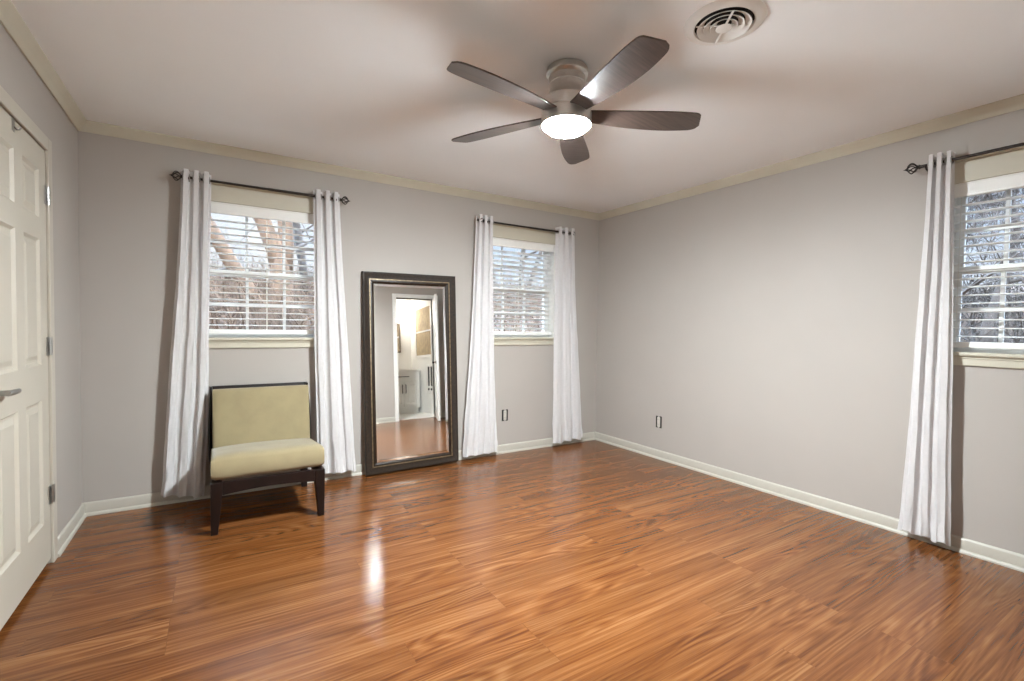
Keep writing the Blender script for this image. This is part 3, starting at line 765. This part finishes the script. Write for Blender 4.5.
van = thing('bathroom_vanity', 'white vanity cabinet with drawer and two doors, reflected in the mirror', 'vanity', (-0.48, -5.72, 0))
m = MB(); m.box(-0.33, 0.33, 0, 0.50, 0.10, 0.82); m.box(-0.31, 0.31, 0, 0.44, 0.0, 0.10); m.build('body', white_m, van, bevel=0.003)
m = MB(); m.box(-0.35, 0.35, 0, 0.525, 0.82, 0.85); m.build('countertop', white_m, van, bevel=0.004)
m = MB(); m.box(-0.30, 0.30, 0.50, 0.518, 0.63, 0.80); dr = m.build('drawer', white_m, van, bevel=0.003)
m = MB(); m.tube([(-0.10, 0.518, 0.715), (-0.10, 0.543, 0.715), (0.10, 0.543, 0.715), (0.10, 0.518, 0.715)], 0.007, 8); m.build('handle', handle_m, dr)
for s in (-1, 1):
    x0, x1 = sorted((s * 0.004, s * 0.30))
    m = MB(); panel_door(m, x1 - x0, 0.14, 0.61, 0.018, [(0.05, x1 - x0 - 0.05, 0.19, 0.56)], Matrix.Translation((x0, 0.50, 0)))
    dd = m.build('cabinet_door', white_m, van)
    m = MB(); xx = s * 0.035; m.tube([(xx, 0.518, 0.40), (xx, 0.543, 0.40), (xx, 0.543, 0.56), (xx, 0.518, 0.56)], 0.008, 8); m.build('handle', handle_m, dd)
fa = thing('bathroom_faucet', 'small dark faucet on the white vanity top in the mirror', 'faucet', (-0.70, -5.60, 0.85))
m = MB(); m.lathe([(0, 0), (0.028, 0), (0.026, 0.01), (0.016, 0.02), (0.014, 0.15), (0, 0.155)], n=20); m.build('faucet_body', handle_m, fa, smooth=True)
m = MB(); m.tube([(0, 0, 0.13), (0, 0.05, 0.17), (0, 0.10, 0.165), (0, 0.12, 0.13)], 0.010, 10); m.build('spout', handle_m, fa, smooth=True)
# medicine mirror above vanity
mm = thing('vanity_mirror', 'small dark-framed wall mirror above the vanity, inside the reflection', 'mirror', (-0.55, BY0, 1.20))
m = MB(); loop = lambda i, y: [Vector((x, y, z)) for x, z in ((-0.20 + i, i), (0.20 - i, i), (0.20 - i, 0.62 - i), (-0.20 + i, 0.62 - i))]
loop_loft(m, [loop(0, 0.001), loop(0, 0.022), loop(0.028, 0.022), loop(0.028, 0.001)]); m.build('frame', mat('grey_brown_frame', (0.22, 0.18, 0.14), 0.5, noise_amt=0.3), mm)
m = MB(); m.box(-0.173, 0.173, 0.002, 0.010, 0.027, 0.593); m.build('mirror_glass', MG, mm)
sc = thing('vanity_light', 'lit vanity wall light above the small mirror, inside the reflection', 'wall lamp', (-0.52, BY0, 2.03))
m = MB(); m.box(-0.24, 0.24, 0.0, 0.03, -0.04, 0.04); m.build('backplate', steel_m, sc, bevel=0.003)
for x in (-0.16, 0, 0.16):
    m = MB(); m.lathe([(0, 0.02), (0.03, 0.018), (0.045, -0.02), (0.055, -0.10), (0, -0.105)], (x, 0.08, 0), 20); m.build('lamp_shade', BG, sc, smooth=True)
    m = MB(); m.tube([(x, 0.03, 0.0), (x, 0.08, 0.03), (x, 0.08, 0.02)], 0.008, 8); m.build('lamp_arm', steel_m, sc)
# framed window with tan shade on the bathroom side wall
bw = tag(empty('window_4', (BX1, -5.0, 0)), 'white-framed bathroom window with tan shade, seen in the mirror', 'window', kind='structure')
m = MB()
y0, y1, z0, z1 = -0.40, 0.40, 1.12, 2.04
for a, b2, c, d in ((y0 - 0.05, y0, z0 - 0.05, z1 + 0.05), (y1, y1 + 0.05, z0 - 0.05, z1 + 0.05), (y0, y1, z1, z1 + 0.05), (y0, y1, z0 - 0.05, z0), (y0, y1, 1.565, 1.595)):
    m.box(-0.022, -0.001, a, b2, c, d)
m.build('casing', white_m, bw, bevel=0.002)
m = MB(); m.box(-0.012, -0.004, y0, y1, z0, z1); tag(m.build('shade', tan_m, bw), 'tan woven shade')
ht = thing('wall_heater', 'white wall heater with two dark slots and knobs, inside the reflection', 'heater', (BX1, -4.60, 0.41))
m = MB(); m.box(-0.05, 0.0, -0.17, 0.17, 0, 0.52); m.build('cover', white_m, ht, bevel=0.008)
for y in (-0.07, 0.07):
    m = MB(); m.box(-0.053, -0.05, y - 0.035, y + 0.035, 0.12, 0.48); m.build('grille', darkgap_m, ht)
    m = MB(); m.lathe([(0, -0.05), (0.022, -0.05), (0.018, -0.066), (0, -0.067)], (0, y, 0.06), 16, 'x'); m.build('knob', handle_m, ht)

# ------------------------------------------------------------------ outdoors
def grid_terrain(name, x0, x1, y0, y1, nx, ny, f, m, label):
    b = MB(); vs = []
    for j in range(ny + 1):
        r = []
        for i in range(nx + 1):
            x = x0 + (x1 - x0) * i / nx; y = y0 + (y1 - y0) * j / ny
            r.append(b.bm.verts.new((x, y, f(x, y))))
        vs.append(r)
    for j in range(ny):
        for i in range(nx): b.bm.faces.new((vs[j][i], vs[j][i + 1], vs[j + 1][i + 1], vs[j + 1][i]))
    return tag(b.build(name, m, smooth=True, angle=180), label, 'ground', kind='structure')
def ground_h(x, y):
    d1 = max(0.0, y - 2.4); d2 = max(0.0, x - 6.5)
    d = max(d1, d2)
    h = max(1.75 * (1 - math.exp(-d1 / 1.2)) + 0.055 * d1, 2.4 * (1 - math.exp(-d2 / 3.0)) + 0.055 * d2)
    h += 0.22 * min(1, d) * noise.noise(Vector((x * 0.5, y * 0.5, 3)))
    return -0.35 + h
grid_terrain('ground', -25, 40, 0.3, 40, 90, 70, lambda x, y: ground_h(x, y) if y > 0.6 else -0.35, leaf_m, 'brown leafy bank rising outside the back wall windows')
grid_terrain('ground_side', 0.3, 40, -30, 0.3, 60, 60, lambda x, y: ground_h(x, min(y, 0.0)), leaf_m, 'brown leafy bank rising outside the right wall window')

def branch(b, p, d, r, L, lvl, rnd, maxl, spread=0.55, grav=0.05, kids=(3, 5), nseg=4):
    pts = [Vector(p)]; rad = [r]; dd = Vector(d).normalized()
    for i in range(nseg):
        dd = (dd + Vector((rnd.gauss(0, .13), rnd.gauss(0, .13), rnd.gauss(0, .10) + grav))).normalized()
        pts.append(pts[-1] + dd * (L / nseg)); rad.append(max(0.0045, r * (1 - 0.62 * (i + 1) / nseg)))
    b.tube(pts, rad, 9 if lvl == 0 else (5 if lvl == 1 else 3), caps=True)
    if lvl >= maxl: return
    for k in range(rnd.randint(*kids)):
        tt = rnd.uniform(0.3, 1.0) * nseg
        i = min(nseg - 1, int(tt)); q = pts[i].lerp(pts[i + 1], tt - i)
        a = (pts[i + 1] - pts[i]).normalized()
        side = Vector((rnd.gauss(0, 1), rnd.gauss(0, 1), rnd.gauss(0, 1) + 0.3)); side = (side - a * side.dot(a)).normalized()
        nd = (a * (1 - spread) + side * spread).normalized()
        branch(b, q, nd, rad[i] * rnd.uniform(0.42, 0.62), L * rnd.uniform(0.45, 0.72), lvl + 1, rnd, maxl, spread, grav, kids, nseg)
def tree(x, y, h, r, seed, label, m=twig_m, maxl=4, lean=(0, 0), kids=(4, 6)):
    rnd = random.Random(seed)
    root = thing('bare_tree', label, 'tree', (x, y, ground_h(x, y) - 0.05), 0, 'bare winter trees outside the windows')
    b = MB(); branch(b, (0, 0, 0), (lean[0], lean[1], 1), r, h, 0, rnd, maxl, 0.6, 0.04, kids, 5)
    b.build('branches', m, root, smooth=True, angle=180)
    return root
# big forked tree seen through the left window
bt = thing('forked_tree', 'big sunlit tan forked tree trunk outside the left window', 'tree', (-2.52, 5.0, 0.9))
b = MB()
oz = -0.9
b.tube([(0.0, 0, 0), (0.0, 0, 1.2 + oz), (-0.02, 0, 1.5 + oz), (-0.03, 0, 2.0 + oz), (-0.05, 0, 2.4 + oz), (-0.06, 0, 2.7 + oz)], [0.26, 0.22, 0.20, 0.18, 0.13, 0.03], 16)
b.tube([(-0.05, 0, 2.0 + oz), (-0.14, 0, 2.45 + oz), (-0.33, 0.05, 3.0 + oz), (-0.75, 0.1, 4.2 + oz), (-1.2, 0.2, 5.4 + oz)], [0.12, 0.125, 0.12, 0.10, 0.06], 12)
b.tube([(0.03, 0, 2.0 + oz), (0.05, 0, 2.5 + oz), (0.03, 0.0, 3.0 + oz), (0.15, 0.1, 4.3 + oz), (0.3, 0.1, 5.8 + oz)], [0.12, 0.12, 0.115, 0.10, 0.05], 12)
b.tube([(-0.1, 0.05, 1.35 + oz), (-0.5, 0.05, 1.75 + oz), (-0.77, 0.0, 2.2 + oz), (-1.06, 0.0, 2.75 + oz), (-1.6, 0.1, 3.7 + oz), (-2.2, 0.1, 4.8 + oz)], [0.12, 0.115, 0.108, 0.10, 0.08, 0.05], 12)
b.build('trunk', bark_m, bt, smooth=True, angle=180)
rnd = random.Random(5); b = MB()
for p, d in (((-0.3, 0.05, 2.95 + oz), (-1, 0.3, .5)), ((0.04, 0, 2.9 + oz), (1, 0.2, .4)), ((-1.0, 0, 2.65 + oz), (-0.2, .3, 1)), ((0.05, 0, 2.4 + oz), (1, 0.5, 0.7)), ((-0.9, 0, 2.45 + oz), (-1, .2, .1)), ((-0.5, 0.1, 3.4 + oz), (0.4, 0.8, -.2)), ((-0.7, 0, 2.1 + oz), (-.6, .5, -.3))):
    branch(b, p, d, 0.035, 1.5, 1, rnd, 4, 0.6, 0.0, (3, 5))
b.build('branches', twig_m, bt, smooth=True, angle=180)
tree(-1.95, 6.2, 4.5, 0.09, 11, 'slim bare tree right of the forked trunk, outside the left window', lean=(.05, 0))
tree(-4.3, 10.0, 5.5, 0.10, 12, 'slim bare tree far behind the forked trunk')
tree(-1.2, 11.5, 5.5, 0.10, 13, 'slim bare tree on the bank behind the left window curtain')
tree(3.6, 8.6, 4.6, 0.09, 21, 'slim bare tree left of the view in the middle window')
tree(4.9, 9.2, 5.0, 0.10, 22, 'slim bare tree right of the view in the middle window')
tree(6.2, 11.0, 5.5, 0.10, 23, 'slim bare tree furthest back in the middle window')
tree(6.8, -0.4, 4.2, 0.08, 31, 'slim bare tree at the curtain side of the right wall window', maxl=5, kids=(5, 6))
tree(7.6, -1.3, 4.6, 0.09, 32, 'slim bare tree in the middle of the right wall window', maxl=5, kids=(5, 6))
tree(7.1, -0.95, 4.0, 0.07, 34, 'thin bare sapling closest to the glass of the right wall window', maxl=5, kids=(5, 6))
tree(8.4, -2.4, 4.8, 0.09, 33, 'slim bare tree at the cropped side of the right wall window', maxl=5, kids=(4, 5))

def thicket(name, pts, m, seed, hmin, hmax, r=0.012):
    rnd = random.Random(seed); b = MB()
    for x, y in pts:
        z = ground_h(x, y) - 0.05
        p = Vector((x, y, z)); d = Vector((rnd.gauss(0, .45), rnd.gauss(0, .45), 1)).normalized()
        L = rnd.uniform(hmin, hmax); q = [p]
        for i in range(4):
            d = (d + Vector((rnd.gauss(0, .28), rnd.gauss(0, .28), rnd.gauss(-.05, .2)))).normalized(); q.append(q[-1] + d * L / 4)
        rr = r * rnd.uniform(0.6, 1.5)
        b.tube(q, [rr, rr * .8, rr * .6, rr * .45, rr * .3], 3)
    return tag(b.build(name, m), kind='stuff')
rnd = random.Random(77)
th1 = [(rnd.uniform(-6, 0.8), rnd.uniform(6.2, 11)) for _ in range(1900)] + [(rnd.uniform(-4.8, -0.4), rnd.uniform(3.6, 6.0)) for _ in range(1300)]
th2 = [(rnd.uniform(0.5, 9.0), rnd.uniform(3.4, 11)) for _ in range(2800)]
th3 = [(rnd.uniform(6.2, 12.0), rnd.uniform(-4.5, 2.0)) for _ in range(2600)]
tag(thicket('brush_thicket', th1, brush_m, 1, 0.5, 1.2), 'tan dry brush on the bank outside the left window', 'brush')
tag(thicket('brush_thicket', th2, brush_m, 2, 0.5, 1.2), 'brown dry brush outside the middle window', 'brush')
tag(thicket('brush_thicket', th3, grbrush_m, 3, 0.5, 1.3, 0.014), 'grey dry brush outside the right wall window', 'brush')
